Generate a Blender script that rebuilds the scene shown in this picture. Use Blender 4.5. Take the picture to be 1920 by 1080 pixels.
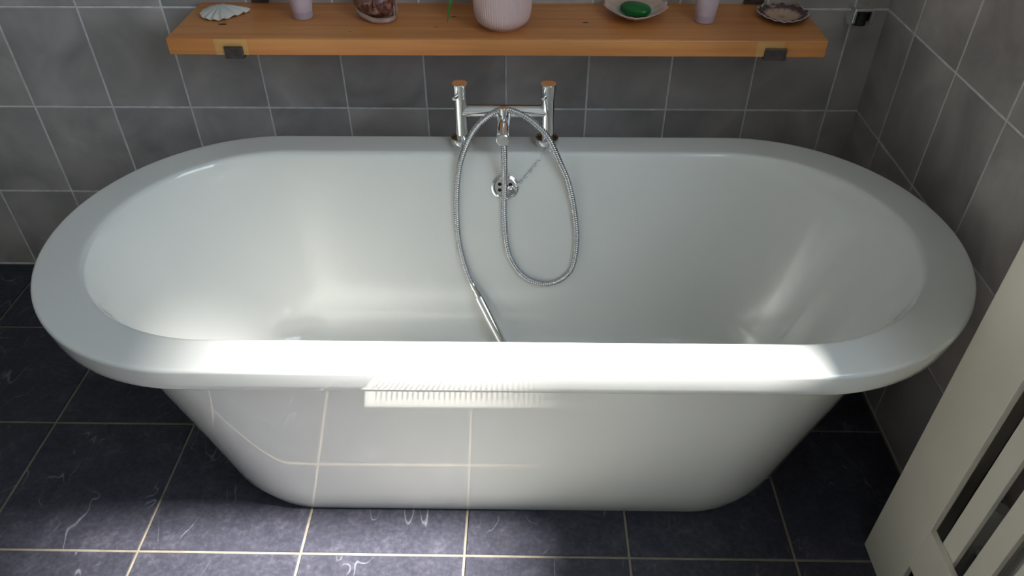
import bpy, bmesh, math, random
from mathutils import Vector, Matrix
random.seed(7)
PI = math.pi
scene = bpy.context.scene
COL = scene.collection
for o in list(bpy.data.objects):
    bpy.data.objects.remove(o)

# ------------------------------------------------------------------ camera
cam_data = bpy.data.cameras.new('camera')
cam = bpy.data.objects.new('camera', cam_data)
COL.objects.link(cam)
scene.camera = cam
cam_data.sensor_width = 36.0
cam_data.lens = 1413.98 / 1920 * 36.0
cam_data.clip_start = 0.02
FWD = Vector((-0.01497051, 0.77326218, -0.63390968)).normalized()
RGT = Vector((0.99985034, 0.01707441, -0.00278474))
RGT = (RGT - FWD * RGT.dot(FWD)).normalized()
UPV = RGT.cross(FWD)
M = Matrix((RGT, UPV, -FWD)).transposed().to_4x4()
M.translation = Vector((-0.84422, -1.78527, 1.38427))
cam.matrix_world = M

# ------------------------------------------------------------------ world, lights, exposure
world = bpy.data.worlds.new('world')
scene.world = world
world.use_nodes = True
bg = world.node_tree.nodes['Background']
bg.inputs[0].default_value = (0.75, 0.85, 1.0, 1)
bg.inputs[1].default_value = 0.05

def area(name, loc, target, sx, sy, power, color):
    d = bpy.data.lights.new(name, 'AREA')
    d.shape = 'RECTANGLE'; d.size = sx; d.size_y = sy
    d.energy = power; d.color = color
    o = bpy.data.objects.new(name, d); COL.objects.link(o)
    o.location = loc
    o.rotation_euler = (Vector(target) - Vector(loc)).to_track_quat('-Z', 'Z').to_euler()
    return o
# hazy sun through the window above the radiator (right wall)
WY0, WY1, WZ0, WZ1, WD = -2.45, -1.05, 1.09, 2.34, 0.10
RZ = 2.75
sun_d = bpy.data.lights.new('sun_right_offscreen', 'SUN')
sun_d.energy = 16.0; sun_d.angle = math.radians(10); sun_d.color = (1.0, 0.985, 0.96)
sun = bpy.data.objects.new('sun_right_offscreen', sun_d); COL.objects.link(sun)
sun.rotation_euler = Vector((-0.78, 0.212, -1.0)).to_track_quat('-Z', 'Y').to_euler()
# sky light entering through the same window
area('window_right_offscreen', (WD + 0.045, (WY0 + WY1) / 2, (WZ0 + WZ1) / 2), (-3, (WY0 + WY1) / 2, (WZ0 + WZ1) / 2), WY1 - WY0 - 0.02, WZ1 - WZ0 - 0.02, 19, (0.70, 0.84, 1.0))
vs = scene.view_settings
vs.view_transform = 'Standard'
vs.look = 'None'
vs.gamma = 1.0
vs.use_curve_mapping = False
vs.exposure = 0.6

# ------------------------------------------------------------------ materials
def new_mat(name):
    m = bpy.data.materials.new(name)
    m.use_nodes = True
    nt = m.node_tree
    return m, nt, nt.nodes, nt.links, nt.nodes['Principled BSDF']

def plain(name, col, rough=0.5, metal=0.0, noise=0.0, scale=20, bump=0.0, coat=0.0):
    m, nt, N, L, B = new_mat(name)
    B.inputs['Base Color'].default_value = (*col, 1)
    B.inputs['Roughness'].default_value = rough
    B.inputs['Metallic'].default_value = metal
    B.inputs['Coat Weight'].default_value = coat
    if noise or bump:
        tc = N.new('ShaderNodeTexCoord'); nz = N.new('ShaderNodeTexNoise')
        nz.inputs['Scale'].default_value = scale; nz.inputs['Detail'].default_value = 5
        L.new(tc.outputs['Object'], nz.inputs['Vector'])
        if noise:
            r = N.new('ShaderNodeValToRGB')
            r.color_ramp.elements[0].position = 0.3; r.color_ramp.elements[1].position = 0.7
            r.color_ramp.elements[0].color = (*[c * (1 - noise) for c in col], 1)
            r.color_ramp.elements[1].color = (*[min(1, c * (1 + noise)) for c in col], 1)
            L.new(nz.outputs['Fac'], r.inputs['Fac']); L.new(r.outputs['Color'], B.inputs['Base Color'])
        if bump:
            b = N.new('ShaderNodeBump'); b.inputs['Strength'].default_value = bump; b.inputs['Distance'].default_value = 0.002
            L.new(nz.outputs['Fac'], b.inputs['Height']); L.new(b.outputs['Normal'], B.inputs['Normal'])
    return m

def ramp(N, stops):
    r = N.new('ShaderNodeValToRGB')
    e = r.color_ramp.elements
    while len(e) < len(stops): e.new(0.5)
    for k, (p, c) in enumerate(stops):
        e[k].position = p; e[k].color = (*c, 1)
    return r

def mix(N, L, kind, fac, a, b):
    x = N.new('ShaderNodeMix'); x.data_type = 'RGBA'; x.blend_type = kind
    for sock, v in ((x.inputs['Factor'], fac), (x.inputs[6], a), (x.inputs[7], b)):
        if hasattr(v, 'is_linked'): L.new(v, sock)
        elif isinstance(v, (int, float)): sock.default_value = v
        else: sock.default_value = (*v, 1)
    return x.outputs[2]

def tile_vector(N, L):
    tc = N.new('ShaderNodeTexCoord'); oi = N.new('ShaderNodeObjectInfo')
    mul = N.new('ShaderNodeVectorMath'); mul.operation = 'SCALE'
    cmb = N.new('ShaderNodeCombineXYZ')
    m2 = N.new('ShaderNodeMath'); m2.operation = 'MULTIPLY'; m2.inputs[1].default_value = 37.0
    m3 = N.new('ShaderNodeMath'); m3.operation = 'MULTIPLY'; m3.inputs[1].default_value = 91.0
    L.new(oi.outputs['Random'], m2.inputs[0]); L.new(oi.outputs['Random'], m3.inputs[0])
    L.new(m2.outputs[0], cmb.inputs[0]); L.new(m3.outputs[0], cmb.inputs[1]); L.new(m2.outputs[0], cmb.inputs[2])
    add = N.new('ShaderNodeVectorMath'); add.operation = 'ADD'
    L.new(tc.outputs['Object'], add.inputs[0]); L.new(cmb.outputs[0], add.inputs[1])
    return add.outputs[0], oi.outputs['Random']

def wall_tile_mat():
    m, nt, N, L, B = new_mat('grey_stone_effect_tile')
    vec, rnd = tile_vector(N, L)
    mp = N.new('ShaderNodeMapping'); mp.inputs['Rotation'].default_value = (0.5, 0.6, 0.5); mp.inputs['Scale'].default_value = (5, 5, 22)
    L.new(vec, mp.inputs['Vector'])
    n1 = N.new('ShaderNodeTexNoise'); n1.inputs['Scale'].default_value = 1.0; n1.inputs['Detail'].default_value = 7; n1.inputs['Distortion'].default_value = 1.2
    L.new(mp.outputs[0], n1.inputs['Vector'])
    n2 = N.new('ShaderNodeTexNoise'); n2.inputs['Scale'].default_value = 7; n2.inputs['Detail'].default_value = 4
    L.new(vec, n2.inputs['Vector'])
    r1 = ramp(N, [(0.3, (0.365, 0.335, 0.318)), (0.5, (0.465, 0.427, 0.403)), (0.72, (0.575, 0.53, 0.50))])
    L.new(n1.outputs['Fac'], r1.inputs['Fac'])
    r2 = ramp(N, [(0.3, (0.84, 0.84, 0.84)), (0.7, (1.1, 1.1, 1.1))])
    L.new(n2.outputs['Fac'], r2.inputs['Fac'])
    c = mix(N, L, 'MULTIPLY', 1.0, r1.outputs[0], r2.outputs[0])
    r3 = ramp(N, [(0.0, (0.92, 0.92, 0.93)), (1.0, (1.06, 1.05, 1.04))])
    L.new(rnd, r3.inputs['Fac'])
    c = mix(N, L, 'MULTIPLY', 1.0, c, r3.outputs[0])
    L.new(c, B.inputs['Base Color'])
    B.inputs['Roughness'].default_value = 0.38
    b = N.new('ShaderNodeBump'); b.inputs['Strength'].default_value = 0.25; b.inputs['Distance'].default_value = 0.002
    L.new(n1.outputs['Fac'], b.inputs['Height']); L.new(b.outputs[0], B.inputs['Normal'])
    return m

def floor_tile_mat():
    m, nt, N, L, B = new_mat('dark_slate_tile')
    vec, rnd = tile_vector(N, L)
    n1 = N.new('ShaderNodeTexNoise'); n1.inputs['Scale'].default_value = 16; n1.inputs['Detail'].default_value = 12; n1.inputs['Roughness'].default_value = 0.7; n1.inputs['Distortion'].default_value = 0.4
    L.new(vec, n1.inputs['Vector'])
    r1 = ramp(N, [(0.3, (0.033, 0.033, 0.045)), (0.55, (0.050, 0.049, 0.064)), (0.75, (0.088, 0.086, 0.105))])
    L.new(n1.outputs['Fac'], r1.inputs['Fac'])
    # pale wandering veins and cleft edges
    n2 = N.new('ShaderNodeTexNoise'); n2.inputs['Scale'].default_value = 7; n2.inputs['Detail'].default_value = 2; n2.inputs['Distortion'].default_value = 0.8
    mpv = N.new('ShaderNodeMapping'); mpv.inputs['Scale'].default_value = (1.6, 0.7, 1.0); mpv.inputs['Rotation'].default_value = (0, 0, 0.7)
    L.new(vec, mpv.inputs['Vector']); L.new(mpv.outputs[0], n2.inputs['Vector'])
    a = N.new('ShaderNodeMath'); a.operation = 'SUBTRACT'; a.inputs[1].default_value = 0.52
    L.new(n2.outputs['Fac'], a.inputs[0])
    ab = N.new('ShaderNodeMath'); ab.operation = 'ABSOLUTE'; L.new(a.outputs[0], ab.inputs[0])
    rv = ramp(N, [(0.0, (1, 1, 1)), (0.003, (0.8, 0.8, 0.8)), (0.008, (0, 0, 0))])
    L.new(ab.outputs[0], rv.inputs['Fac'])
    n3 = N.new('ShaderNodeTexNoise'); n3.inputs['Scale'].default_value = 13; n3.inputs['Detail'].default_value = 2
    L.new(vec, n3.inputs['Vector'])
    rm = ramp(N, [(0.5, (0, 0, 0)), (0.6, (1, 1, 1))])
    L.new(n3.outputs['Fac'], rm.inputs['Fac'])
    vm = mix(N, L, 'MULTIPLY', 1.0, rv.outputs[0], rm.outputs[0])
    c = mix(N, L, 'MIX', vm, r1.outputs[0], (0.16, 0.16, 0.185))
    nf = N.new('ShaderNodeTexNoise'); nf.inputs['Scale'].default_value = 95; nf.inputs['Detail'].default_value = 6; nf.inputs['Roughness'].default_value = 0.65
    L.new(vec, nf.inputs['Vector'])
    rf = ramp(N, [(0.32, (0.80, 0.80, 0.80)), (0.52, (1.06, 1.06, 1.06)), (0.70, (1.45, 1.45, 1.45))])
    L.new(nf.outputs['Fac'], rf.inputs['Fac'])
    c = mix(N, L, 'MULTIPLY', 1.0, c, rf.outputs[0])
    L.new(c, B.inputs['Base Color'])
    B.inputs['Roughness'].default_value = 0.42
    B.inputs['Specular IOR Level'].default_value = 0.25
    hs = N.new('ShaderNodeMath'); hs.operation = 'MULTIPLY_ADD'; hs.inputs[1].default_value = 0.35
    L.new(nf.outputs['Fac'], hs.inputs[0]); L.new(n1.outputs['Fac'], hs.inputs[2])
    b = N.new('ShaderNodeBump'); b.inputs['Strength'].default_value = 0.35; b.inputs['Distance'].default_value = 0.003
    L.new(hs.outputs[0], b.inputs['Height']); L.new(b.outputs[0], B.inputs['Normal'])
    return m

def wood_mat(name, dark, mid, light, axis_scale=(1.2, 26, 26)):
    m, nt, N, L, B = new_mat(name)
    tc = N.new('ShaderNodeTexCoord')
    mp = N.new('ShaderNodeMapping'); mp.inputs['Scale'].default_value = axis_scale
    L.new(tc.outputs['Object'], mp.inputs['Vector'])
    n1 = N.new('ShaderNodeTexNoise'); n1.inputs['Scale'].default_value = 1.6; n1.inputs['Detail'].default_value = 6; n1.inputs['Distortion'].default_value = 0.7
    L.new(mp.outputs[0], n1.inputs['Vector'])
    r = ramp(N, [(0.3, dark), (0.5, mid), (0.72, light)])
    L.new(n1.outputs['Fac'], r.inputs['Fac'])
    n2 = N.new('ShaderNodeTexNoise'); n2.inputs['Scale'].default_value = 3.0; n2.inputs['Detail'].default_value = 2
    L.new(tc.outputs['Object'], n2.inputs['Vector'])
    r2 = ramp(N, [(0.3, (0.86, 0.84, 0.8)), (0.7, (1.08, 1.08, 1.08))])
    L.new(n2.outputs['Fac'], r2.inputs['Fac'])
    L.new(mix(N, L, 'MULTIPLY', 1.0, r.outputs[0], r2.outputs[0]), B.inputs['Base Color'])
    B.inputs['Roughness'].default_value = 0.42
    b = N.new('ShaderNodeBump'); b.inputs['Strength'].default_value = 0.12; b.inputs['Distance'].default_value = 0.001
    L.new(n1.outputs['Fac'], b.inputs['Height']); L.new(b.outputs[0], B.inputs['Normal'])
    return m

def radial_shell_mat(name, stops, rib=0):
    # colour by the distance stored along the shell (UV.y: 0 hinge .. 1 rim)
    m, nt, N, L, B = new_mat(name)
    uv = N.new('ShaderNodeUVMap'); sp = N.new('ShaderNodeSeparateXYZ')
    L.new(uv.outputs[0], sp.inputs[0])
    nz = N.new('ShaderNodeTexNoise'); nz.inputs['Scale'].default_value = 9; nz.inputs['Detail'].default_value = 5
    L.new(uv.outputs[0], nz.inputs['Vector'])
    ma = N.new('ShaderNodeMath'); ma.operation = 'MULTIPLY_ADD'; ma.inputs[1].default_value = 0.30
    L.new(nz.outputs['Fac'], ma.inputs[0])
    sb = N.new('ShaderNodeMath'); sb.operation = 'SUBTRACT'; sb.inputs[1].default_value = 0.15
    L.new(sp.outputs[1], ma.inputs[2]); L.new(ma.outputs[0], sb.inputs[0])
    r = ramp(N, stops); L.new(sb.outputs[0], r.inputs['Fac'])
    L.new(r.outputs[0], B.inputs['Base Color'])
    B.inputs['Roughness'].default_value = 0.5
    return m

def mottled_mat():
    m, nt, N, L, B = new_mat('mottled_brown_shell')
    tc = N.new('ShaderNodeTexCoord')
    n1 = N.new('ShaderNodeTexNoise'); n1.inputs['Scale'].default_value = 55; n1.inputs['Detail'].default_value = 4; n1.inputs['Distortion'].default_value = 1.5
    L.new(tc.outputs['Object'], n1.inputs['Vector'])
    r = ramp(N, [(0.32, (0.035, 0.015, 0.012)), (0.46, (0.16, 0.055, 0.04)), (0.58, (0.28, 0.14, 0.11)), (0.72, (0.42, 0.33, 0.27))])
    L.new(n1.outputs['Fac'], r.inputs['Fac']); L.new(r.outputs[0], B.inputs['Base Color'])
    B.inputs['Roughness'].default_value = 0.3
    b = N.new('ShaderNodeBump'); b.inputs['Strength'].default_value = 0.4; b.inputs['Distance'].default_value = 0.002
    L.new(n1.outputs['Fac'], b.inputs['Height']); L.new(b.outputs[0], B.inputs['Normal'])
    return m

MT = {
    'tile': wall_tile_mat(),
    'floor': floor_tile_mat(),
    'grout': plain('pale_grey_grout', (0.82, 0.80, 0.77), 0.9, noise=0.15, scale=40),
    'floor_grout': plain('beige_grout', (0.24, 0.205, 0.155), 0.9, noise=0.2, scale=30),
    'plaster': plain('pale_plaster', (0.66, 0.64, 0.58), 0.85, noise=0.03, scale=6),
    'acrylic': plain('white_acrylic', (0.80, 0.80, 0.76), 0.06, coat=0.6),
    'chrome': plain('polished_chrome', (0.83, 0.84, 0.85), 0.07, 1.0),
    'dark_chrome': plain('hose_steel', (0.62, 0.62, 0.62), 0.2, 1.0),
    'black': plain('black_rubber_and_backing', (0.012, 0.012, 0.013), 0.45),
    'iron': plain('dark_iron', (0.10, 0.08, 0.075), 0.42, 0.6, noise=0.3, scale=60, bump=0.3),
    'pine': wood_mat('orange_pine', (0.56, 0.20, 0.055), (0.66, 0.27, 0.08), (0.72, 0.32, 0.105)),
    'patch': wood_mat('pale_wood_filler', (0.58, 0.31, 0.10), (0.68, 0.37, 0.125), (0.74, 0.42, 0.15)),
    'knot': plain('wood_knot', (0.05, 0.02, 0.012), 0.6),
    'pink_glaze': plain('pink_glaze', (0.66, 0.48, 0.46), 0.28, noise=0.04, scale=10),
    'lilac_glaze': plain('lilac_glaze', (0.62, 0.50, 0.55), 0.4, noise=0.08, scale=30),
    'lilac_glaze_dark': plain('lilac_base_glaze', (0.50, 0.40, 0.45), 0.4, noise=0.08, scale=30),
    'soil': plain('potting_soil', (0.03, 0.02, 0.014), 0.95, noise=0.4, scale=90, bump=0.8),
    'leaf': plain('green_leaf', (0.05, 0.20, 0.03), 0.4, noise=0.35, scale=40),
    'soap': plain('green_glass_pebble', (0.005, 0.14, 0.02), 0.3, noise=0.25, scale=25),
    'white_shell': radial_shell_mat('white_shell', [(0.0, (0.60, 0.60, 0.56)), (0.6, (0.60, 0.60, 0.56)), (0.93, (0.70, 0.66, 0.58))]),
    'dish_shell': radial_shell_mat('pink_white_shell', [(0.0, (0.62, 0.66, 0.60)), (0.55, (0.60, 0.62, 0.56)), (0.75, (0.62, 0.42, 0.33)), (0.95, (0.70, 0.50, 0.42))]),
    'dark_shell': radial_shell_mat('dark_rimmed_shell', [(0.0, (0.34, 0.18, 0.12)), (0.22, (0.62, 0.42, 0.30)), (0.60, (0.58, 0.40, 0.29)), (0.74, (0.13, 0.06, 0.06)), (0.93, (0.07, 0.045, 0.05)), (0.99, (0.6, 0.56, 0.55))]),
    'mottled': mottled_mat(),
    'shell_lip': plain('pale_shell_lip', (0.44, 0.29, 0.24), 0.35, noise=0.2, scale=40),
    'paint': plain('cream_white_paint', (0.84, 0.79, 0.66), 0.42, noise=0.03, scale=8, bump=0.05),
    'radiator': plain('radiator_enamel', (0.62, 0.60, 0.56), 0.35),
    'mat': plain('white_cotton', (0.72, 0.70, 0.65), 0.95, bump=0.5, scale=300),
    'frame': plain('white_window_frame', (0.75, 0.75, 0.74), 0.4),
    'door': plain('white_door_paint', (0.72, 0.71, 0.68), 0.4, noise=0.02),
}

# ------------------------------------------------------------------ mesh helpers
def mesh_obj(name, verts, faces, mat, parent=None, smooth=False, normals=None, uvs=None):
    me = bpy.data.meshes.new(name)
    me.from_pydata([tuple(v) for v in verts], [], faces)
    me.update()
    if uvs is not None:
        ul = me.uv_layers.new(name='UVMap')
        for lp in me.loops: ul.data[lp.index].uv = uvs[lp.vertex_index]
    if smooth:
        for p in me.polygons: p.use_smooth = True
    if normals is not None:
        me.normals_split_custom_set_from_vertices(normals)
    me.materials.append(MT[mat])
    return link(name, me, parent)

def link(name, me, parent=None):
    o = bpy.data.objects.new(name, me)
    COL.objects.link(o)
    if parent: o.parent = parent
    return o

def bm_obj(name, bm, mat, parent=None, smooth=False, angle=None):
    bmesh.ops.recalc_face_normals(bm, faces=bm.faces)
    me = bpy.data.meshes.new(name)
    bm.to_mesh(me); bm.free()
    if smooth:
        for p in me.polygons: p.use_smooth = True
        if angle is not None:
            me.set_sharp_from_angle(angle=math.radians(angle))
    me.materials.append(MT[mat])
    return link(name, me, parent)

def box_bm(x0, x1, y0, y1, z0, z1, bev=0.0, seg=1):
    bm = bmesh.new()
    bmesh.ops.create_cube(bm, size=1)
    for v in bm.verts:
        v.co = Vector(((x0 + x1) / 2 + v.co.x * (x1 - x0), (y0 + y1) / 2 + v.co.y * (y1 - y0), (z0 + z1) / 2 + v.co.z * (z1 - z0)))
    if bev: bmesh.ops.bevel(bm, geom=bm.edges[:], offset=bev, segments=seg, profile=0.5, affect='EDGES')
    return bm

def box(name, x0, x1, y0, y1, z0, z1, mat, parent=None, bev=0.0, seg=1):
    return bm_obj(name, box_bm(x0, x1, y0, y1, z0, z1, bev, seg), mat, parent)

def empty(name, loc, label=None, cat=None, group=None):
    o = bpy.data.objects.new(name, None); COL.objects.link(o)
    o.location = loc; o.empty_display_size = 0.05
    bpy.context.view_layer.update()
    tag(o, label, cat, group)
    return o

def tag(o, label=None, cat=None, group=None, kind=None):
    if label: o['label'] = label
    if cat: o['category'] = cat
    if group: o['group'] = group
    if kind: o['kind'] = kind
    return o

def attach(o, parent):
    # parts are modelled in world coordinates; keep them there under their thing
    o.parent = parent
    o.matrix_parent_inverse = Matrix.Translation(-Vector(parent.location))
    return o

def lathe(name, prof, mat, parent=None, seg=40, axis='Z', origin=(0, 0, 0), sharp=35, mod=None):
    # prof: list of (radius, height); radius 0 ends close the surface
    verts, faces, rings = [], [], []
    for (r, h) in prof:
        if r < 1e-6:
            rings.append([len(verts)]); verts.append(Vector((0, 0, h)))
        else:
            ring = []
            for k in range(seg):
                a = 2 * PI * k / seg
                rr = r if mod is None else r + mod(a, h)
                ring.append(len(verts)); verts.append(Vector((rr * math.cos(a), rr * math.sin(a), h)))
            rings.append(ring)
    for A, Bq in zip(rings, rings[1:]):
        if len(A) == 1 and len(Bq) == 1: continue
        for k in range(seg):
            k2 = (k + 1) % seg
            if len(A) == 1: faces.append((A[0], Bq[k2], Bq[k]))
            elif len(Bq) == 1: faces.append((A[k], A[k2], Bq[0]))
            else: faces.append((A[k], A[k2], Bq[k2], Bq[k]))
    if isinstance(axis, str):
        R = {'Z': Matrix.Identity(3), 'X': Matrix.Rotation(PI / 2, 3, 'Y'), 'Y': Matrix.Rotation(-PI / 2, 3, 'X')}[axis]
    else:
        R = Vector((0, 0, 1)).rotation_difference(Vector(axis).normalized()).to_matrix()
    O = Vector(origin)
    verts = [R @ v + O for v in verts]
    o = mesh_obj(name, verts, faces, mat, None, True)
    bm = bmesh.new(); bm.from_mesh(o.data); bmesh.ops.recalc_face_normals(bm, faces=bm.faces); bm.to_mesh(o.data); bm.free()
    o.data.set_sharp_from_angle(angle=math.radians(sharp))
    if parent: attach(o, parent)
    return o

def catmull(pts, n):
    P = [Vector(p) for p in pts]
    P = [2 * P[0] - P[1]] + P + [2 * P[-1] - P[-2]]
    out = []
    for i in range(1, len(P) - 2):
        for k in range(n):
            t = k / n
            a, b, c, d = P[i - 1], P[i], P[i + 1], P[i + 2]
            out.append(0.5 * ((2 * b) + (c - a) * t + (2 * a - 5 * b + 4 * c - d) * t * t + (3 * b - a - 3 * c + d) * t ** 3))
    out.append(P[-2])
    return out

def resample(pts, step):
    out = [pts[0]]; acc = 0.0
    for a, b in zip(pts, pts[1:]):
        d = (b - a).length
        if d < 1e-9: continue
        pos = step - acc
        while pos <= d:
            out.append(a.lerp(b, pos / d)); pos += step
        acc = d - (pos - step)
    return out

def tube(name, pts, radius, mat, parent=None, seg=10, cap=True):
    # radius: float or function(i, n)
    n = len(pts); verts, faces = [], []
    T0 = (pts[1] - pts[0]).normalized()
    up = Vector((0, 0, 1)) if abs(T0.z) < 0.9 else Vector((1, 0, 0))
    N0 = (up - T0 * up.dot(T0)).normalized()
    for i in range(n):
        T = (pts[min(i + 1, n - 1)] - pts[max(i - 1, 0)]).normalized()
        N0 = (N0 - T * N0.dot(T)).normalized(); Bn = T.cross(N0)
        r = radius(i, n) if callable(radius) else radius
        for k in range(seg):
            a = 2 * PI * k / seg
            verts.append(pts[i] + (N0 * math.cos(a) + Bn * math.sin(a)) * r)
    for i in range(n - 1):
        for k in range(seg):
            k2 = (k + 1) % seg
            faces.append((i * seg + k, i * seg + k2, (i + 1) * seg + k2, (i + 1) * seg + k))
    if cap:
        faces.append(tuple(reversed(range(seg)))); faces.append(tuple((n - 1) * seg + k for k in range(seg)))
    o = mesh_obj(name, verts, faces, mat, None, True)
    if parent: attach(o, parent)
    return o

# ------------------------------------------------------------------ room shell
ZB, TH, TW = 0.5138, 0.2559, 0.2035          # tile row line, tile pitch up and across
XW0 = -2.1124                                # a vertical joint of the back wall
GAP = 0.0042
wall_back = tag(box('wall_back', -3.1, 0.3, 0.0012, 0.14, -0.05, RZ, 'grout'), kind='structure')
wall_left = tag(box('wall_left', -3.3, -3.1, -2.75, 0.25, -0.05, RZ, 'plaster'), kind='structure')
wall_rear = tag(box('wall_rear', -3.3, 0.3, -2.9, -2.75, -0.05, RZ, 'plaster'), kind='structure')
ceiling = tag(box('ceiling', -3.3, 0.3, -2.9, 0.25, RZ, RZ + 0.1, 'plaster'), kind='structure')
# right wall: grout slab with the window opening
wall_right = tag(box('wall_right', 0.0012, 0.12, -2.75, 0.0, -0.05, WZ0, 'grout'), kind='structure')
for a in ((0.0012, 0.12, -2.75, 0.0, WZ1, RZ), (0.0012, 0.12, -2.75, WY0, WZ0, WZ1), (0.0012, 0.12, WY1, 0.0, WZ0, WZ1)):
    box('wall_section', *a, 'plaster', wall_right)
floor = tag(box('floor', -3.1, 0.0, -2.75, 0.0, -0.10, -0.0022, 'floor_grout'), kind='structure')

def window_frame(name, x0, x1, y0, y1, z0, z1):
    bmw = bmesh.new()
    w = empty(name, ((x0 + x1) / 2, (y0 + y1) / 2, z0)); w['kind'] = 'structure'
    t = 0.05
    for a in ((y0, y0 + t, z0, z1), (y1 - t, y1, z0, z1), (y0 + t, y1 - t, z0, z0 + t), (y0 + t, y1 - t, z1 - t, z1), ((y0 + y1) / 2 - 0.02, (y0 + y1) / 2 + 0.02, z0 + t, z1 - t)):
        attach(box('frame_bar', x0, x1, *a, 'frame'), w)
    bmw.free()
window_frame('window_1', WD + 0.0, WD + 0.04, WY0, WY1, WZ0, WZ1)

_tile_cache = {}
def tile_mesh(w, h, t, mat, bev):
    key = (round(w, 4), round(h, 4), round(t, 4), mat)
    if key not in _tile_cache:
        bm = box_bm(-w / 2, w / 2, -h / 2, h / 2, -t, 0, 0)
        top = [e for e in bm.edges if all(abs(v.co.z) < 1e-6 for v in e.verts)]
        bmesh.ops.bevel(bm, geom=top, offset=bev, segments=1, affect='EDGES')
        bmesh.ops.recalc_face_normals(bm, faces=bm.faces)
        me = bpy.data.meshes.new('tile'); bm.to_mesh(me); bm.free(); me.materials.append(MT[mat])
        _tile_cache[key] = me
    return _tile_cache[key]

def put_tile(parent, c, w, h, frame, mat, t=0.004, jit=0.0003, bev=0.0012):
    o = link('tile', tile_mesh(w, h, t, mat, bev), parent)
    m = frame.to_4x4()
    n = frame.col[2]
    m.translation = Vector(c) + n * random.uniform(-jit, jit)
    o.matrix_local = m
    return o

FB = Matrix(((1, 0, 0), (0, 0, -1), (0, 1, 0)))       # back wall: u=x, v=z, n=-y
FR = Matrix(((0, 0, -1), (-1, 0, 0), (0, 1, 0)))      # right wall: u=-y, v=z, n=-x
FF = Matrix.Identity(3)                                # floor
for j in range(-2, 7):                                 # rows of the back wall and right wall
    z0 = max(ZB + j * TH, 0.0021); z1 = min(ZB + (j + 1) * TH, RZ)
    if z1 - z0 < 0.02: continue
    for i in range(-5, 11):
        x0 = XW0 + i * TW; x1 = x0 + TW
        x0 = max(x0, -3.1); x1 = min(x1, -0.002)
        if x1 - x0 < 0.02: continue
        if x1 > -0.01: x1 = 0.0015 + GAP / 2
        put_tile(wall_back, ((x0 + x1) / 2, 0.0, (z0 + z1) / 2), x1 - x0 - GAP, z1 - z0 - GAP, FB, 'tile')
    if z1 <= WZ0 + 0.05:
        for i in range(-1, 12):
            y0 = 0.1549 + i * TW; y1 = y0 + TW
            y0 = max(y0, 0.002); y1 = min(y1, 2.74)
            if y1 - y0 < 0.02: continue
            if y0 < 0.01: y0 = -GAP / 2
            put_tile(wall_right, (0.0, -(y0 + y1) / 2, (z0 + min(z1, WZ0)) / 2), y1 - y0 - GAP, min(z1, WZ0) - z0 - GAP, FR, 'tile')
FX0, FY0, FP, FQ, FG = -1.6240, -0.9505, 0.3328, 0.3345, 0.0052
for i in range(-5, 5):
    x0 = max(FX0 + i * FP, -3.098); x1 = min(FX0 + (i + 1) * FP, -0.002)
    if x1 - x0 < 0.02: continue
    for j in range(-6, 3):
        y0 = max(FY0 + j * FQ, -2.74); y1 = min(FY0 + (j + 1) * FQ, -0.002)
        if y1 - y0 < 0.02: continue
        put_tile(floor, ((x0 + x1) / 2, (y0 + y1) / 2, 0.0), x1 - x0 - FG, y1 - y0 - FG, FF, 'floor', 0.005, 0.0004, 0.0015)

# ------------------------------------------------------------------ bathtub
BX, BY = -0.8845, -0.6365
tub = empty('bathtub', (BX, BY, 0.0), 'white freestanding double-ended bathtub with a broad flat rim', 'bathtub')
NS, NA = 16, 72
def stadium(s, a, b, z, rot=0.0022):
    pts = []
    for k in range(NS): pts.append((-s + 2 * s * k / NS, b))
    for k in range(NA): t = PI / 2 - PI * k / NA; pts.append((s + a * math.cos(t), b * math.sin(t)))
    for k in range(NS): pts.append((s - 2 * s * k / NS, -b))
    for k in range(NA): t = -PI / 2 - PI * k / NA; pts.append((-s + a * math.cos(t), b * math.sin(t)))
    return [Vector((BX + x - rot * y, BY + y + rot * x, z)) for x, y in pts]
prof = []                                    # (s, a, b, z)
for k in range(13):                          # outer skirt, floor to lip
    z = 0.53 * k / 12; t = (z / 0.53) ** 1.078
    ins = 0.010 * max(0.0, 1 - z / 0.035) ** 2
    prof.append((0.3895 + (0.4497 - 0.3895) * t, 0.2332 + (0.3081 - 0.2332) * t - ins, 0.2155 + (0.3168 - 0.2155) * t - ins, z + 0.0005))
n_skirt = len(prof)
prof += [(0.480, 0.338, 0.350, 0.530), (0.4840, 0.344, 0.3595, 0.5305), (0.4845, 0.3465, 0.3620, 0.534), (0.485, 0.3478, 0.3638, 0.545), (0.485, 0.352, 0.368, 0.573)]
for k in range(1, 7):                        # rounded outer edge of the rim
    q = k / 6 * PI / 2
    prof.append((0.485, 0.352 - 0.006 * (1 - math.cos(q)), 0.368 - 0.006 * (1 - math.cos(q)), 0.574 + 0.006 * math.sin(q)))
prof += [(0.484, 0.340, 0.355, 0.5800), (0.470, 0.312, 0.317, 0.5793), (0.4635, 0.303, 0.3035, 0.5788), (0.4630, 0.3015, 0.3015, 0.5786)]
n_rim = len(prof)
for k in range(1, 6):                        # rounded inner edge
    q = k / 5 * math.radians(76)
    prof.append((0.4625 - 0.001 * k / 5, 0.301 - 0.011 * math.sin(q), 0.301 - 0.0095 * math.sin(q), 0.5785 - 0.015 * (1 - math.cos(q))))
ZF = 0.100
zz = 0.56
for k in range(0, 13):
    z = 0.56 - (0.56 - 0.19) * k / 12
    f = (0.56 - z)
    prof.append((0.460 - f * 0.08, 0.288 - f * 0.26, 0.290 - f * 0.186, z))
s0, a0, b0, _ = prof[-1]
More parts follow.
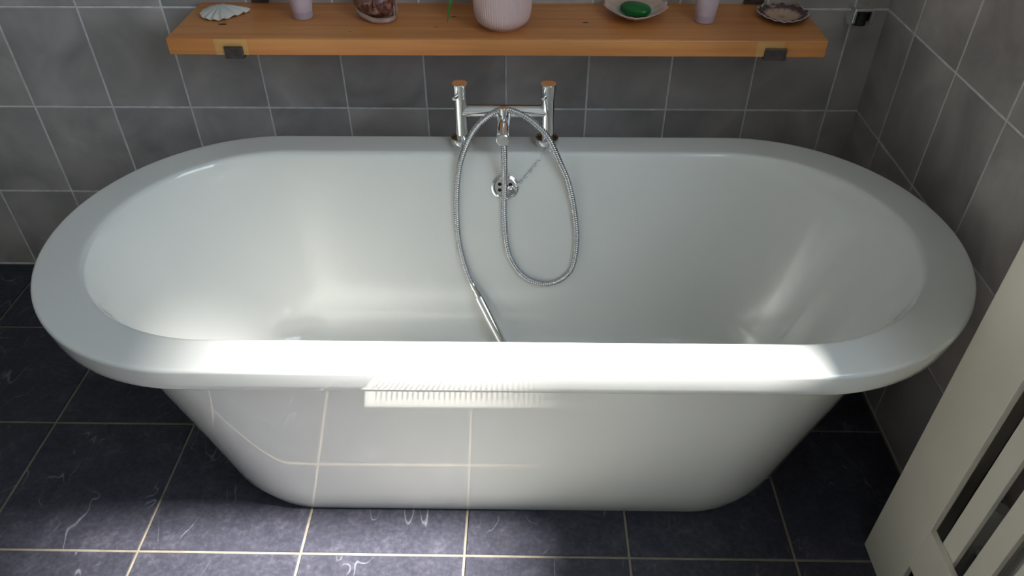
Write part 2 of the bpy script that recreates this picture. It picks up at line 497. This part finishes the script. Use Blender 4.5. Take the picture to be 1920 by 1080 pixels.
for (dz, d) in ((0.03, 0.008), (0.053, 0.02), (0.07, 0.038), (0.082, 0.062), (0.088, 0.09), (0.09, 0.12)):
    prof.append((s0 - d * 0.3, a0 - d, b0 - d * 0.9, 0.19 - dz))
RN = 2 * (NS + NA)
tv, tf = [], []
for p in prof: tv += stadium(*p)
for i in range(len(prof) - 1):
    for k in range(RN):
        k2 = (k + 1) % RN
        tf.append((i * RN + k, i * RN + k2, (i + 1) * RN + k2, (i + 1) * RN + k))
tf.append(tuple((len(prof) - 1) * RN + k for k in range(RN)))
tmp = bpy.data.meshes.new('tmp'); tmp.from_pydata([tuple(v) for v in tv], [], tf); tmp.update()
bm = bmesh.new(); bm.from_mesh(tmp); bmesh.ops.recalc_face_normals(bm, faces=bm.faces)
ctr = sum((f.calc_area() * f.normal.z for f in bm.faces if f.calc_center_median().z > 0.575), 0.0)
if ctr < 0: bmesh.ops.reverse_faces(bm, faces=bm.faces)
bm.to_mesh(tmp); bm.free()
tnorm = [tuple(v.normal) for v in tmp.vertices]
tfaces = [tuple(p.vertices) for p in tmp.polygons]
def tub_part(name, lo, hi, last=False):
    fs = [f for f in tfaces if all(lo * RN <= v < (hi + 1) * RN for v in f)]
    if not last: fs = [f for f in fs if len(f) == 4]
    used = sorted({v for f in fs for v in f}); mp = {v: i for i, v in enumerate(used)}
    o = mesh_obj(name, [tv[v] for v in used], [tuple(mp[v] for v in f) for f in fs], 'acrylic', None, True,
                 normals=[tnorm[v] for v in used])
    return attach(o, tub)
skirt_o = tub_part('outer_skirt', 0, n_skirt - 1)
tub_part('rim', n_skirt - 1, n_rim + 1)
tub_part('basin', n_rim + 1, len(prof) - 1, True)
# the base closes the skirt underneath
bm = bmesh.new(); vs_ = [bm.verts.new(v) for v in stadium(*prof[0])]; bm.faces.new(vs_)
attach(bm_obj('base', bm, 'acrylic'), tub)

def wall_y(z): return BY + 0.290 - (0.56 - z) * 0.186     # back inner wall of the basin
# overflow outlet on the back wall of the basin
ov = Vector((-0.8864, wall_y(0.5023), 0.5023))
nrm = Vector((0.0, -1.0, 0.186)).normalized()
ovr = lathe('overflow', [(0.0305, -0.002), (0.0312, 0.002), (0.030, 0.0045), (0.0265, 0.0062), (0.0235, 0.005), (0.0222, 0.001), (0.0215, -0.0005)], 'chrome', tub, 44, nrm, ov)
ovr['label'] = 'round chrome overflow outlet'
def sub(o, part):
    o.parent = part
    return o
ux = Vector((1, 0, 0)); uy = nrm.cross(ux).normalized()
sub(lathe('dark_backing', [(0.0, 0.0006), (0.0218, 0.0006), (0.0218, -0.001)], 'black', None, 40, nrm, ov), ovr)  # black disc added behind the plate, standing in for the shade inside the holes
bm = bmesh.new(); edges = []
def loop(c, r, n):
    vv = [bm.verts.new(c + (ux * math.cos(2 * PI * q / n) + uy * math.sin(2 * PI * q / n)) * r) for q in range(n)]
    for q in range(n): edges.append(bm.edges.new((vv[q], vv[(q + 1) % n])))
pc0 = ov + nrm * 0.0034
loop(pc0, 0.0226, 40)
holes = [(ux * math.cos(2 * PI * q / 6 + 0.5) + uy * math.sin(2 * PI * q / 6 + 0.5)) * 0.0135 for q in range(6)]
for h in holes: loop(pc0 + h, 0.0042, 16)
bmesh.ops.triangle_fill(bm, edges=edges, use_beauty=True)
sub(bm_obj('overflow_plate', bm, 'chrome'), ovr)
for h in holes:
    sub(lathe('drain_hole', [(0.0042, 0.0034), (0.0042, 0.0005)], 'chrome', None, 16, nrm, ov + h), ovr)
sub(lathe('screw', [(0.0, 0.0066), (0.0035, 0.0063), (0.0048, 0.0048), (0.005, 0.002)], 'chrome', None, 16, nrm, ov), ovr)
# waste outlet in the bottom of the basin
ws = lathe('waste_outlet', [(0.0, 0.001), (0.02, 0.001), (0.022, 0.003), (0.035, 0.003), (0.037, 0.0)], 'chrome', tub, 32, 'Z', (BX, BY, ZF))

# bath plug parked in the overflow, with its chain
plug = empty('bath_plug', (-0.876, ov.y - 0.02, 0.495), 'small chrome bath plug parked in the overflow, hanging on its chain', 'plug')
pn = Vector((0.30, -0.90, 0.30)).normalized()
pc = Vector((-0.8745, ov.y - 0.0092, 0.4972))
lathe('stopper', [(0.0, 0.0022), (0.004, 0.0022), (0.0048, 0.001), (0.0095, 0.0008), (0.0112, 0.002), (0.0118, 0.0008), (0.0112, -0.0030), (0.0095, -0.0042), (0.0, -0.0042)], 'chrome', plug, 28, pn, pc)
ca = pc + Vector((0.009, -0.004, 0.010)); cb = Vector((-0.825, wall_y(0.549) - 0.005, 0.549)); cc = Vector((-0.7955, -0.334, 0.585))
cpath = resample(catmull([ca, ca.lerp(cb, .5) + Vector((0, 0, -0.003)), cb, cc], 12), 0.0079)
def link_mesh():
    pts = []
    for k in range(17):
        a = 2 * PI * k / 16
        pts.append(Vector((0.0054 * math.cos(a), 0.0030 * math.sin(a), 0)))
    o = tube('chain_link', pts, 0.0008, 'chrome', None, 6, False)
    me = o.data; bpy.data.objects.remove(o); return me
LM = link_mesh()
for i in range(len(cpath) - 1):
    T = (cpath[i + 1] - cpath[i]).normalized()
    Nn = Vector((0, -0.8, 0.6)); Nn = (Nn - T * Nn.dot(T)).normalized(); Bn = T.cross(Nn)
    if i % 2: Nn, Bn = Bn, -Nn
    m = Matrix((T, -Bn, Nn)).transposed().to_4x4(); m.translation = (cpath[i] + cpath[i + 1]) / 2
    o = link('chain_link', LM); o.matrix_world = m
    loc = m.copy(); loc.translation -= Vector(plug.location)
    o.parent = plug; o.matrix_local = loc

# ------------------------------------------------------------------ bath mixer tap
TY, TZ = -0.3035, 0.5803
TXL, TXR, TXC = -0.9805, -0.7955, -0.888
tap = empty('mixer_tap', (TXC, TY, TZ), 'chrome two-handle bath mixer tap on the back rim of the bathtub', 'tap')
BARZ = 0.657
for tx in (TXL, TXR):
    pil = lathe('pillar', [(0.0, 0.0), (0.0135, 0.0), (0.0140, 0.004), (0.0140, 0.108), (0.0148, 0.111), (0.0, 0.111)], 'chrome', tap, 36, 'Z', (tx, TY, TZ))
    fl = lathe('flange', [(0.0, 0.0), (0.0250, 0.0), (0.0255, 0.002), (0.0255, 0.0135), (0.0240, 0.017), (0.0175, 0.0185), (0.0, 0.0185)], 'chrome', None, 40, 'Z', (tx, TY, TZ - 0.0005))
    sub(fl, pil)
    hd = lathe('handle', [(0.0, 0.109), (0.0152, 0.109), (0.0152, 0.111), (0.0155, 0.118), (0.0168, 0.136), (0.0168, 0.1385), (0.0160, 0.1395), (0.0, 0.1395)], 'chrome', tap, 36, 'Z', (tx, TY, TZ))
    lv = lathe('lever_pin', [(0.0, -0.004), (0.0042, -0.004), (0.0042, 0.017), (0.0036, 0.019), (0.0, 0.0193)], 'chrome', None, 18, Vector((-0.30, -0.93, 0.10)), (tx - 0.005, TY - 0.0125, TZ + 0.1165))
    sub(lv, hd)
lathe('bridge', [(0.0, 0.0), (0.0135, 0.0), (0.0135, TXR - TXL), (0.0, TXR - TXL)], 'chrome', tap, 32, 'X', (TXL, TY, BARZ))
# spout: short straight tube towards the bather, end face slightly domed
lathe('spout', [(0.0, -0.006), (0.0142, -0.006), (0.0142, 0.112), (0.0135, 0.1155), (0.0115, 0.117), (0.0, 0.117)], 'chrome', tap, 36, Vector((0, -1, -0.05)), (TXC, TY, BARZ - 0.002))
lathe('diverter_knob', [(0.0, 0.0), (0.0048, 0.0), (0.0048, 0.009), (0.0082, 0.0105), (0.0085, 0.025), (0.0075, 0.0262), (0.0, 0.0265)], 'chrome', tap, 24, 'Z', (TXC, -0.356, BARZ + 0.008))
lathe('hose_outlet', [(0.0, 0.0), (0.0095, 0.0), (0.0095, 0.012), (0.0, 0.012)], 'chrome', tap, 20, 'Z', (TXC, -0.376, BARZ - 0.030))

# ------------------------------------------------------------------ hand shower and hose
hs = empty('hand_shower', (-0.895, -0.46, ZF), 'chrome hand shower lying in the bathtub, its ribbed hose looped over the tap', 'shower')
HP = [(-0.888, -0.376, 0.632), (-0.887, -0.3765, 0.60), (-0.8866, -0.374, 0.56), (-0.8873, -0.3670, 0.5077), (-0.8889, -0.3732, 0.4428), (-0.8831, -0.3876, 0.3648), (-0.8684, -0.3958, 0.3204), (-0.8397, -0.4028, 0.2836),
      (-0.7956, -0.4058, 0.2673), (-0.7559, -0.4036, 0.2788), (-0.7309, -0.3974, 0.3122), (-0.7239, -0.385, 0.3794), (-0.7332, -0.372, 0.4575), (-0.7488, -0.3655, 0.5219), (-0.7703, -0.3625, 0.5726), (-0.7922, -0.361, 0.621),
      (-0.8127, -0.35, 0.6418), (-0.8375, -0.342, 0.6596), (-0.8621, -0.337, 0.6710), (-0.8878, -0.335, 0.6765), (-0.910, -0.337, 0.6690), (-0.9345, -0.345, 0.6532), (-0.9548, -0.355, 0.6312), (-0.970, -0.364, 0.5999),
      (-0.9834, -0.364, 0.5595), (-0.9915, -0.3658, 0.507), (-0.9952, -0.3746, 0.4428), (-0.9928, -0.3854, 0.3772), (-0.9834, -0.3966, 0.3245), (-0.9707, -0.4074, 0.2827), (-0.9623, -0.4114, 0.2667)]
hpath = resample(catmull(HP, 30), 0.0012)
tube('hose', hpath, lambda i, n: 0.0060 + 0.0010 * (1, 0.4, -1.3, 0.4)[i % 4], 'dark_chrome', hs, 12)
h0 = Vector((-0.9650, -0.4095, 0.2720)); h1 = Vector((-0.9490, -0.4190, 0.2380)); h2 = Vector((-0.8840, -0.4760, 0.1165))
d1 = (h1 - h0).normalized(); l1 = (h1 - h0).length
lathe('connector', [(0.0, 0.0), (0.0066, 0.0), (0.0078, 0.004), (0.0092, 0.013), (0.0092, 0.020), (0.0086, 0.0205), (0.0086, 0.023), (0.0100, 0.0235), (0.0105, l1 + 0.004), (0.0, l1 + 0.004)], 'chrome', hs, 28, d1, h0)
d2 = (h2 - h1).normalized(); l2 = (h2 - h1).length
lathe('handle', [(0.0, 0.0), (0.0112, 0.0), (0.0120, 0.002), (0.0120, l2 - 0.035), (0.0122, l2 - 0.034), (0.0122, l2 - 0.003), (0.011, l2), (0.0, l2)], 'chrome', hs, 32, d2, h1)

# ------------------------------------------------------------------ shelf
SX0, SX1, SY, SZ0, SZ1 = -1.608, -0.209, -0.227, 0.7465, 0.782
shelf = empty('wall_shelf', ((SX0 + SX1) / 2, 0.0, SZ0), 'thick orange pine shelf on the wall above the bathtub', 'shelf')
attach(box('board', SX0, SX1, SY + 0.006, -0.0005, SZ0, SZ1, 'pine', None, 0.0008, 1), shelf)
attach(box('front_edge', SX0, SX1, SY, SY + 0.0062, SZ0, SZ1, 'pine', None, 0.0022, 2), shelf)
for (cx, px0, px1) in ((-1.466, -1.506, -1.436), (-0.313, -0.357, -0.300)):
    fp = attach(box('wood_patch', px0, px1, SY - 0.0006, SY + 0.004, SZ0 + 0.0012, SZ1 - 0.001, 'patch'), shelf)
for (kx, ky, kl) in ((-1.512, -0.143, 0.010), (-1.04, -0.155, 0.004), (-1.006, -0.092, 0.006), (-0.712, -0.125, 0.007), (-1.222, -0.185, 0.003)):
    bm = bmesh.new()
    bmesh.ops.create_circle(bm, cap_ends=True, segments=16, radius=1.0)
    for v in bm.verts: v.co = Vector((kx + v.co.x * kl, ky + v.co.y * kl * 0.42, SZ1 + 0.0003))
    attach(bm_obj('knot', bm, 'knot'), shelf)
# iron brackets: strap under the board, hooked up in front, plate up the wall
for (cx, w, lab) in ((-1.466, 0.040, 'dark iron strap bracket holding the shelf end by the white fan-shaped shell'), (-0.316, 0.046, 'dark iron strap bracket holding the shelf end by the dark scallop shell')):
    br = empty('shelf_bracket', (cx, 0.0, SZ0 - 0.006), lab, 'bracket', 'shelf brackets')
    attach(box('strap', cx - w / 2, cx + w / 2, SY - 0.006, -0.001, SZ0 - 0.0055, SZ0 - 0.0002, 'iron', None, 0.001), br)
    attach(box('front_hook', cx - w / 2, cx + w / 2, SY - 0.0065, SY - 0.0008, SZ0 - 0.0055, SZ0 + 0.020, 'iron', None, 0.0014, 2), br)
    attach(box('wall_plate', cx - w / 2, cx + w / 2, -0.006, -0.0006, SZ1 + 0.0002, SZ1 + 0.075, 'iron', None, 0.001), br)

# ------------------------------------------------------------------ things on the shelf
ST = SZ1 + 0.0003
def shell(name, label, mat, c, rx, ry, depth, ribs, amp, rot, tilt, lift, span=PI * 2, point=0.0, dome=False, thick=0.0022, ears=False):
    """fan shell: hinge at local -Y end, ribs fanning to a scalloped rim; UV.y runs hinge/centre to rim"""
    na, nr = ribs * 6, 14
    vt, vb, uv = [], [], []
    for i in range(nr + 1):
        r = i / nr
        for k in range(na):
            a = 2 * PI * k / na
            wob = math.cos(ribs * a)
            R = 1.0 + amp * wob * r ** 2
            # fan outline: narrow towards the hinge at -Y
            x = math.sin(a); y = math.cos(a)
            narrow = 1.0 - point * max(0.0, -y) ** 1.3 * 0.75
            px = rx * x * narrow * R * r; py = ry * y * R * r * (1 + point * 0.35 * max(0.0, -y))
            hgt = depth * (r ** 2 if not dome else 1 - r ** 2)
            hgt += amp * 0.055 * wob * r ** 1.5
            vt.append(Vector((px, py, hgt))); uv.append((a / (2 * PI) * 4, r))
    n = len(vt)
    verts = vt + [v - Vector((0, 0, thick)) for v in vt]
    faces = []
    for i in range(nr):
        for k in range(na):
            k2 = (k + 1) % na
            q = (i * na + k, i * na + k2, (i + 1) * na + k2, (i + 1) * na + k)
            faces.append(q); faces.append(tuple(n + x for x in reversed(q)))
    for k in range(na):
        k2 = (k + 1) % na
        a, b = nr * na + k, nr * na + k2
        faces.append((a, b, n + b, n + a))
    R = Matrix.Translation(Vector(c)) @ Matrix.Rotation(rot, 4, 'Z') @ Matrix.Rotation(tilt, 4, 'X')
    verts = [R @ v for v in verts]
    zmin = min(v.z for v in verts)
    verts = [v + Vector((0, 0, ST - zmin + lift)) for v in verts]
    o = mesh_obj(name, verts, faces, mat, None, True, uvs=uv + uv)
    bm = bmesh.new(); bm.from_mesh(o.data)
    bmesh.ops.remove_doubles(bm, verts=bm.verts, dist=1e-5); bmesh.ops.recalc_face_normals(bm, faces=bm.faces)
    bm.to_mesh(o.data); bm.free()
    return o

# white fan-shaped shell, hinge to the right
t = shell('fan_shell', '', 'white_shell', (-1.532, -0.081, 0), 0.046, 0.046, 0.014, 15, 0.05, PI / 2 + 0.25, 0.0, 0.0, point=0.95, dome=True)
tag(t, 'white ribbed fan-shaped shell lying on the pine shelf', 'shell')
# pink-and-white scallop dish with the green pebble
dish = shell('scallop_dish', '', 'dish_shell', (-0.600, -0.086, 0), 0.071, 0.074, 0.024, 15, 0.03, -0.10, 0.0, 0.0, point=0.35)
tag(dish, 'open white scallop shell with a pinkish rim, holding a green pebble', 'shell')
# dark scallop with the pale scalloped edge
dk = shell('dark_scallop', '', 'dark_shell', (-0.273, -0.092, 0), 0.056, 0.058, 0.012, 15, 0.03, -0.22, 0.0, 0.0, point=0.25)
de = empty('scallop_shell', (-0.273, -0.090, ST), 'dark purple-brown scallop shell with a beige heart and pale wavy edge', 'shell')
dk.name = 'shell_valve'; attach(dk, de)
for sx, sy in ((-0.018, -0.026), (0.022, -0.024)):
    bm = bmesh.new(); bmesh.ops.create_icosphere(bm, subdivisions=2, radius=1.0)
    for v in bm.verts: v.co = Vector((-0.265 + sx * 1.1 + v.co.x * 0.009, -0.020 + sy + v.co.y * 0.006, ST + 0.009 + v.co.z * 0.004))
    attach(bm_obj('hinge_ear', bm, 'shell_lip', None, True), de)

bm = bmesh.new(); bmesh.ops.create_icosphere(bm, subdivisions=4, radius=1.0)
Rm = Matrix.Translation((-0.601, -0.094, ST + 0.0195)) @ Matrix.Rotation(-0.62, 4, 'Z') @ Matrix.Rotation(0.10, 4, 'X')
for v in bm.verts:
    sg = lambda q, p: math.copysign(abs(q) ** p, q)
    v.co = Rm @ Vector((sg(v.co.x, 0.8) * 0.036, sg(v.co.y, 0.85) * 0.023, sg(v.co.z, 0.8) * 0.0125))
tag(bm_obj('green_pebble', bm, 'soap', None, True), 'smooth dark green oval pebble lying in the open scallop shell', 'pebble')

# lilac tea cups
for (cx, cy, lab) in ((-1.343, -0.098, 'small pale lilac tapered cup between the white fan shell and the brown sea shell'),
                      (-0.449, -0.114, 'small pale lilac tapered cup between the shell dish and the dark scallop')):
    c = empty('lilac_cup', (cx, cy, ST), lab, 'cup', 'lilac cups on the shelf')
    lathe('cup_wall', [(0.0225, 0.017), (0.0295, 0.075), (0.0292, 0.0765), (0.0275, 0.0765), (0.0268, 0.075), (0.0200, 0.010), (0.0, 0.009)], 'lilac_glaze', c, 40, 'Z', (cx, cy, ST))
    lathe('cup_base', [(0.0, 0.0), (0.0198, 0.0), (0.0213, 0.0018), (0.02255, 0.0172)], 'lilac_glaze_dark', c, 40, 'Z', (cx, cy, ST))

# large brown sea shell with the pale lip underneath
sc = empty('sea_shell', (-1.180, -0.085, ST), 'mottled red-brown sea shell with a pale curled lip', 'shell')
bm = bmesh.new(); bmesh.ops.create_uvsphere(bm, u_segments=48, v_segments=28, radius=1.0)
Rm = Matrix.Translation((-1.179, -0.097, ST + 0.036)) @ Matrix.Rotation(-0.35, 4, 'Z')
for v in bm.verts:
    p = v.co.copy()
    taper = 1.0 + 0.18 * p.x
    ridge = 1 + 0.035 * math.sin(9 * math.atan2(p.z, p.y)) * (1 - p.x * p.x)
    spire = 1.0 + (0.28 * max(0, -p.x - 0.55) if p.x < -0.55 else 0)
    v.co = Rm @ Vector((p.x * 0.047 * spire, p.y * 0.040 * taper * ridge, p.z * 0.035 * taper * ridge + 0.003))
attach(bm_obj('body_whorl', bm, 'mottled', None, True), sc)
lip_pts = [Vector((-1.179, -0.097, 0)) + Vector((0.043 * math.cos(q), 0.036 * math.sin(q), 0)) for q in [math.radians(a) for a in range(175, 395, 5)]]
for p, a in zip(lip_pts, range(175, 395, 5)): p.z = ST + 0.0062 + 0.010 * max(0, math.cos(math.radians(a - 180))) 
lip_pts = [Vector((p.x, p.y - 0.35 * (p.x + 1.181), p.z)) for p in lip_pts]
tube('shell_lip', lip_pts, lambda i, n: 0.0060 * (0.55 + 0.45 * math.sin(PI * (i + 2) / (n + 3))), 'shell_lip', sc, 12)
for k, q in enumerate((-0.32, -0.18)):
    attach(tube('lip_fold', [Vector((-1.1355 + 0.004 * k, -0.117 + 0.010 * k, ST + 0.012)), Vector((-1.1340 + 0.004 * k, -0.114 + 0.010 * k, ST + 0.022)), Vector((-1.137 + 0.004 * k, -0.108 + 0.010 * k, ST + 0.034))], 0.0022, 'shell_lip', None, 8), sc)

# ribbed pink planter with its plant
PX, PY = -0.894, -0.148
pot = empty('potted_plant', (PX, PY, ST), 'pink finely ribbed plant pot with a strap-leaved green plant', 'plant')
ribm = lambda a, h: (0.0006 * math.cos(72 * a)) if 0.012 < h < 0.118 else 0.0
pp = [(0.0, 0.0), (0.036, 0.0), (0.0385, 0.0015), (0.0395, 0.0035), (0.0440, 0.0055), (0.0500, 0.0095), (0.0545, 0.0145), (0.0580, 0.021), (0.0605, 0.029), (0.0622, 0.040), (0.0633, 0.060), (0.0640, 0.085), (0.0642, 0.117), (0.0640, 0.122), (0.0620, 0.124), (0.0600, 0.122), (0.0590, 0.110), (0.0, 0.108)]
lathe('pot', pp, 'pink_glaze', pot, 288, 'Z', (PX, PY, ST), 60, ribm)
lathe('soil', [(0.0, 0.1135), (0.030, 0.113), (0.0585, 0.1115), (0.0585, 0.108)], 'soil', pot, 32, 'Z', (PX, PY, ST))
def leaf(pts, w, side=None):
    P = resample(catmull(pts, 10), 0.006)
    vt, fc = [], []
    n = len(P)
    for i, p in enumerate(P):
        T = (P[min(i + 1, n - 1)] - P[max(i - 1, 0)]).normalized()
        S = T.cross(Vector((0, 0, 1))); S = S.normalized() if S.length > 1e-3 else Vector((1, 0, 0))
        if side is not None: S = (side - T * side.dot(T)).normalized()
        Nn = S.cross(T)
        t = i / (n - 1); ww = w * (0.55 + 0.45 * math.sin(PI * min(1, t * 1.6) * 0.5)) * (1 - t ** 3) + 0.0004
        th = 0.0009
        vt += [p - S * ww + Nn * ww * 0.35, p - Nn * 0.0, p + S * ww + Nn * ww * 0.35, p - S * ww + Nn * (ww * 0.35 - th), p - Nn * th, p + S * ww + Nn * (ww * 0.35 - th)]
    for i in range(n - 1):
        a, b = i * 6, i * 6 + 6
        for (u, v) in ((0, 1), (1, 2), (2, 5), (5, 4), (4, 3), (3, 0)): fc.append((a + u, a + v, b + v, b + u))
    fc.append((0, 3, 4, 5, 2, 1)); e = (n - 1) * 6; fc.append((e, e + 1, e + 2, e + 5, e + 4, e + 3))
    bmx = bmesh.new(); vv = [bmx.verts.new(v) for v in vt]
    for f in fc: bmx.faces.new([vv[q] for q in f])
    return attach(bm_obj('leaf', bmx, 'leaf', None, True), pot)
zt = ST + 0.112
# the leaf that arches down beside the pot, and the upright ones
leaf([(PX - 0.01, PY - 0.005, zt), (PX - 0.03, PY - 0.015, zt + 0.09), (PX - 0.065, PY - 0.026, zt + 0.085), (PX - 0.092, PY - 0.030, zt + 0.02), (PX - 0.107, PY - 0.032, zt - 0.045), (PX - 0.118, PY - 0.034, zt - 0.094)], 0.0085, Vector((0.9, 0.35, 0.1)))
for k in range(9):
    a = 2 * PI * k / 9 + 0.3
    ca_, sa_ = math.cos(a), math.sin(a) * 0.6
    hgt = 0.16 + 0.07 * random.random(); out = 0.07 + 0.05 * random.random()
    leaf([(PX + 0.012 * ca_, PY + 0.012 * sa_, zt), (PX + 0.3 * out * ca_, PY + 0.3 * out * sa_, zt + hgt * 0.55), (PX + 0.65 * out * ca_, PY + 0.65 * out * sa_, zt + hgt * 0.92), (PX + out * ca_, PY + out * sa_, zt + hgt)], 0.008)

# ------------------------------------------------------------------ chrome handset holder on the wall
hl = empty('shower_holder', (-0.060, 0.0, 0.735), 'chrome wall holder for a shower handset, open at the front', 'holder')
hx, hz = -0.0740, 0.7655
attach(box('back_block', hx - 0.022, hx + 0.022, -0.018, -0.0004, hz - 0.020, hz + 0.022, 'chrome', None, 0.005, 3), hl)
attach(box('top_plate', hx - 0.022, hx + 0.0225, -0.050, -0.014, hz + 0.014, hz + 0.022, 'chrome', None, 0.003, 3), hl)
def cheek(name, x, bend):
    pts = []
    vt, fc = [], []
    n = 14
    for i in range(n + 1):
        t = i / n
        q = PI * 0.5 * t
        y = -0.014 - 0.037 * t
        off = bend * 0.004 * math.sin(PI * t)
        zt_ = hz + 0.017; zb_ = hz - 0.020 + 0.010 * t ** 3
        for (dx, z) in ((-0.003, zt_), (0.003, zt_), (0.003, zb_), (-0.003, zb_)): vt.append(Vector((x + off + dx, y, z)))
    for i in range(n):
        a, b = i * 4, i * 4 + 4
        for k in range(4): fc.append((a + k, a + (k + 1) % 4, b + (k + 1) % 4, b + k))
    fc.append((0, 3, 2, 1)); fc.append((n * 4, n * 4 + 1, n * 4 + 2, n * 4 + 3))
    bmx = bmesh.new(); vv = [bmx.verts.new(v) for v in vt]
    for f in fc: bmx.faces.new([vv[q] for q in f])
    bmesh.ops.bevel(bmx, geom=bmx.edges[:], offset=0.0005, segments=1, affect='EDGES')
    return attach(bm_obj(name, bmx, 'chrome' if bend > 0 else 'chrome', None), hl)
cheek('side_cheek', hx - 0.019, -1); cheek('side_cheek', hx + 0.0195, 1)
lathe('cup_liner', [(0.0155, -0.016), (0.0160, 0.016), (0.0148, 0.016), (0.0143, -0.016)], 'black', hl, 28, 'Z', (hx, -0.033, hz - 0.002))

# ------------------------------------------------------------------ white slatted radiator cover
CX = -0.143
CY0, CY1 = -0.9125, -1.86
cov = empty('radiator_cover', (CX / 2, (CY0 + CY1) / 2, 0.0), 'white painted radiator cover with upright slats, standing against the tiled wall', 'radiator cover')
ZR0, ZR1, ZT0, ZTOP = 0.131, 0.2406, 0.80, 0.90
FT = 0.0115
# stile of the frame, plain on the floor
def stile(y0, y1): attach(box('stile', CX, CX + FT, min(y0, y1), max(y0, y1), 0.0005, ZTOP, 'paint', None, 0.0012, 2), cov)
stile(CY0, -1.0372); stile(CY1 + 0.1247, CY1)
attach(box('bottom_rail', CX, CX + FT, CY1 + 0.1240, -1.0368, ZR0, ZR1, 'paint', None, 0.0010, 2), cov)
attach(box('top_rail', CX, CX + FT, CY1 + 0.1240, -1.0368, ZT0, ZTOP, 'paint', None, 0.0010, 2), cov)
y = -1.0600
while y - 0.039 > CY1 + 0.13:
    attach(box('slat', CX + FT - 0.0002, CX + FT + 0.009, y - 0.0390, y, ZR1 - 0.03, ZT0 + 0.03, 'paint', None, 0.0010, 2), cov)
    y -= 0.0668
attach(box('side_panel', CX + FT - 0.0002, -0.0015, CY0 - 0.014, CY0 - 0.0005, 0.0005, ZTOP, 'paint', None, 0.001), cov)
attach(box('side_panel', CX + FT - 0.0002, -0.0015, CY1 + 0.0005, CY1 + 0.014, 0.0005, ZTOP, 'paint', None, 0.001), cov)
attach(box('top_board', CX - 0.012, -0.0015, CY1 - 0.01, CY0 + 0.004, ZTOP - 0.0002, ZTOP + 0.02, 'paint', None, 0.004, 3), cov)

# radiator behind the slats, with its valve
rad = empty('radiator', (-0.065, -1.45, 0.15), 'cream panel radiator with a thermostat valve behind the slatted cover', 'radiator')
bm = bmesh.new()
n = 44; y0r, y1r = -1.13, -1.78
prev = None
vt = []
for i in range(n + 1):
    yy = y0r + (y1r - y0r) * i / n
    dx = 0.004 * (1 if (i // 2) % 2 else 0)
    vt.append((yy, dx))
front = [[bm.verts.new((-0.092 - dx, yy, z)) for yy, dx in vt] for z in (0.16, 0.72)]
back = [[bm.verts.new((-0.040, yy, z)) for yy, dx in vt] for z in (0.16, 0.72)]
for i in range(n):
    bm.faces.new((front[0][i], front[0][i + 1], front[1][i + 1], front[1][i]))
    bm.faces.new((back[0][i], back[1][i], back[1][i + 1], back[0][i + 1]))
    bm.faces.new((front[1][i], front[1][i + 1], back[1][i + 1], back[1][i]))
    bm.faces.new((front[0][i], back[0][i], back[0][i + 1], front[0][i + 1]))
bm.faces.new((front[0][0], front[1][0], back[1][0], back[0][0])); bm.faces.new((front[0][n], back[0][n], back[1][n], front[1][n]))
attach(bm_obj('panel', bm, 'radiator'), rad)
for yy in (-1.22, -1.68):
    attach(box('wall_hanger', -0.042, -0.0005, yy - 0.02, yy + 0.02, 0.3, 0.62, 'radiator', None, 0.001), rad)
va = lathe('valve', [(0.0, 0.0), (0.009, 0.0), (0.012, 0.002), (0.014, 0.03), (0.020, 0.036), (0.0215, 0.045), (0.0215, 0.10), (0.019, 0.112), (0.012, 0.118), (0.0, 0.119)], 'radiator', rad, 28, 'Z', (-0.068, -1.055, 0.215))
sub(lathe('valve_tail', [(0.0, 0.0), (0.008, 0.0), (0.008, 0.085), (0.0, 0.085)], 'radiator', None, 18, Vector((0, -1, 0)), (-0.068, -1.050, 0.228)), va)
lathe('pipe', [(0.0, 0.0), (0.0075, 0.0), (0.0075, 0.225), (0.0, 0.225)], 'radiator', rad, 18, 'Z', (-0.068, -1.055, 0.0))

# ------------------------------------------------------------------ ribbed bath mat in front of the bathtub
mt = empty('bath_mat', (-0.87, -1.34, 0.0), 'white ribbed cotton bath mat on the dark floor in front of the bathtub', 'bath mat')
mx0, mx1, my0, my1 = -1.19, -0.55, -1.60, -1.085
vt, fc = [], []
nx, ny = 318, 6
for j in range(ny + 1):
    for i in range(nx + 1):
        x = mx0 + (mx1 - mx0) * i / nx; yy = my0 + (my1 - my0) * j / ny
        edge = min(i, nx - i, 3) / 3 * (0 if j in (0, ny) else 1)
        vt.append(Vector((x, yy, 0.003 + edge * (0.010 + 0.005 * math.sin(i * PI / 3)))))
for j in range(ny):
    for i in range(nx):
        a = j * (nx + 1) + i
        fc.append((a, a + 1, a + nx + 2, a + nx + 1))
attach(mesh_obj('ribbed_pile', vt, fc, 'mat', None, True), mt)
for a in ((mx0 - 0.012, mx1 + 0.012, my1 - 0.004, my1 + 0.014), (mx0 - 0.012, mx1 + 0.012, my0 - 0.014, my0 + 0.004), (mx0 - 0.014, mx0 + 0.004, my0, my1), (mx1 - 0.004, mx1 + 0.014, my0, my1)):
    attach(box('hem', *a, 0.0008, 0.012, 'mat', None, 0.004, 2), mt)
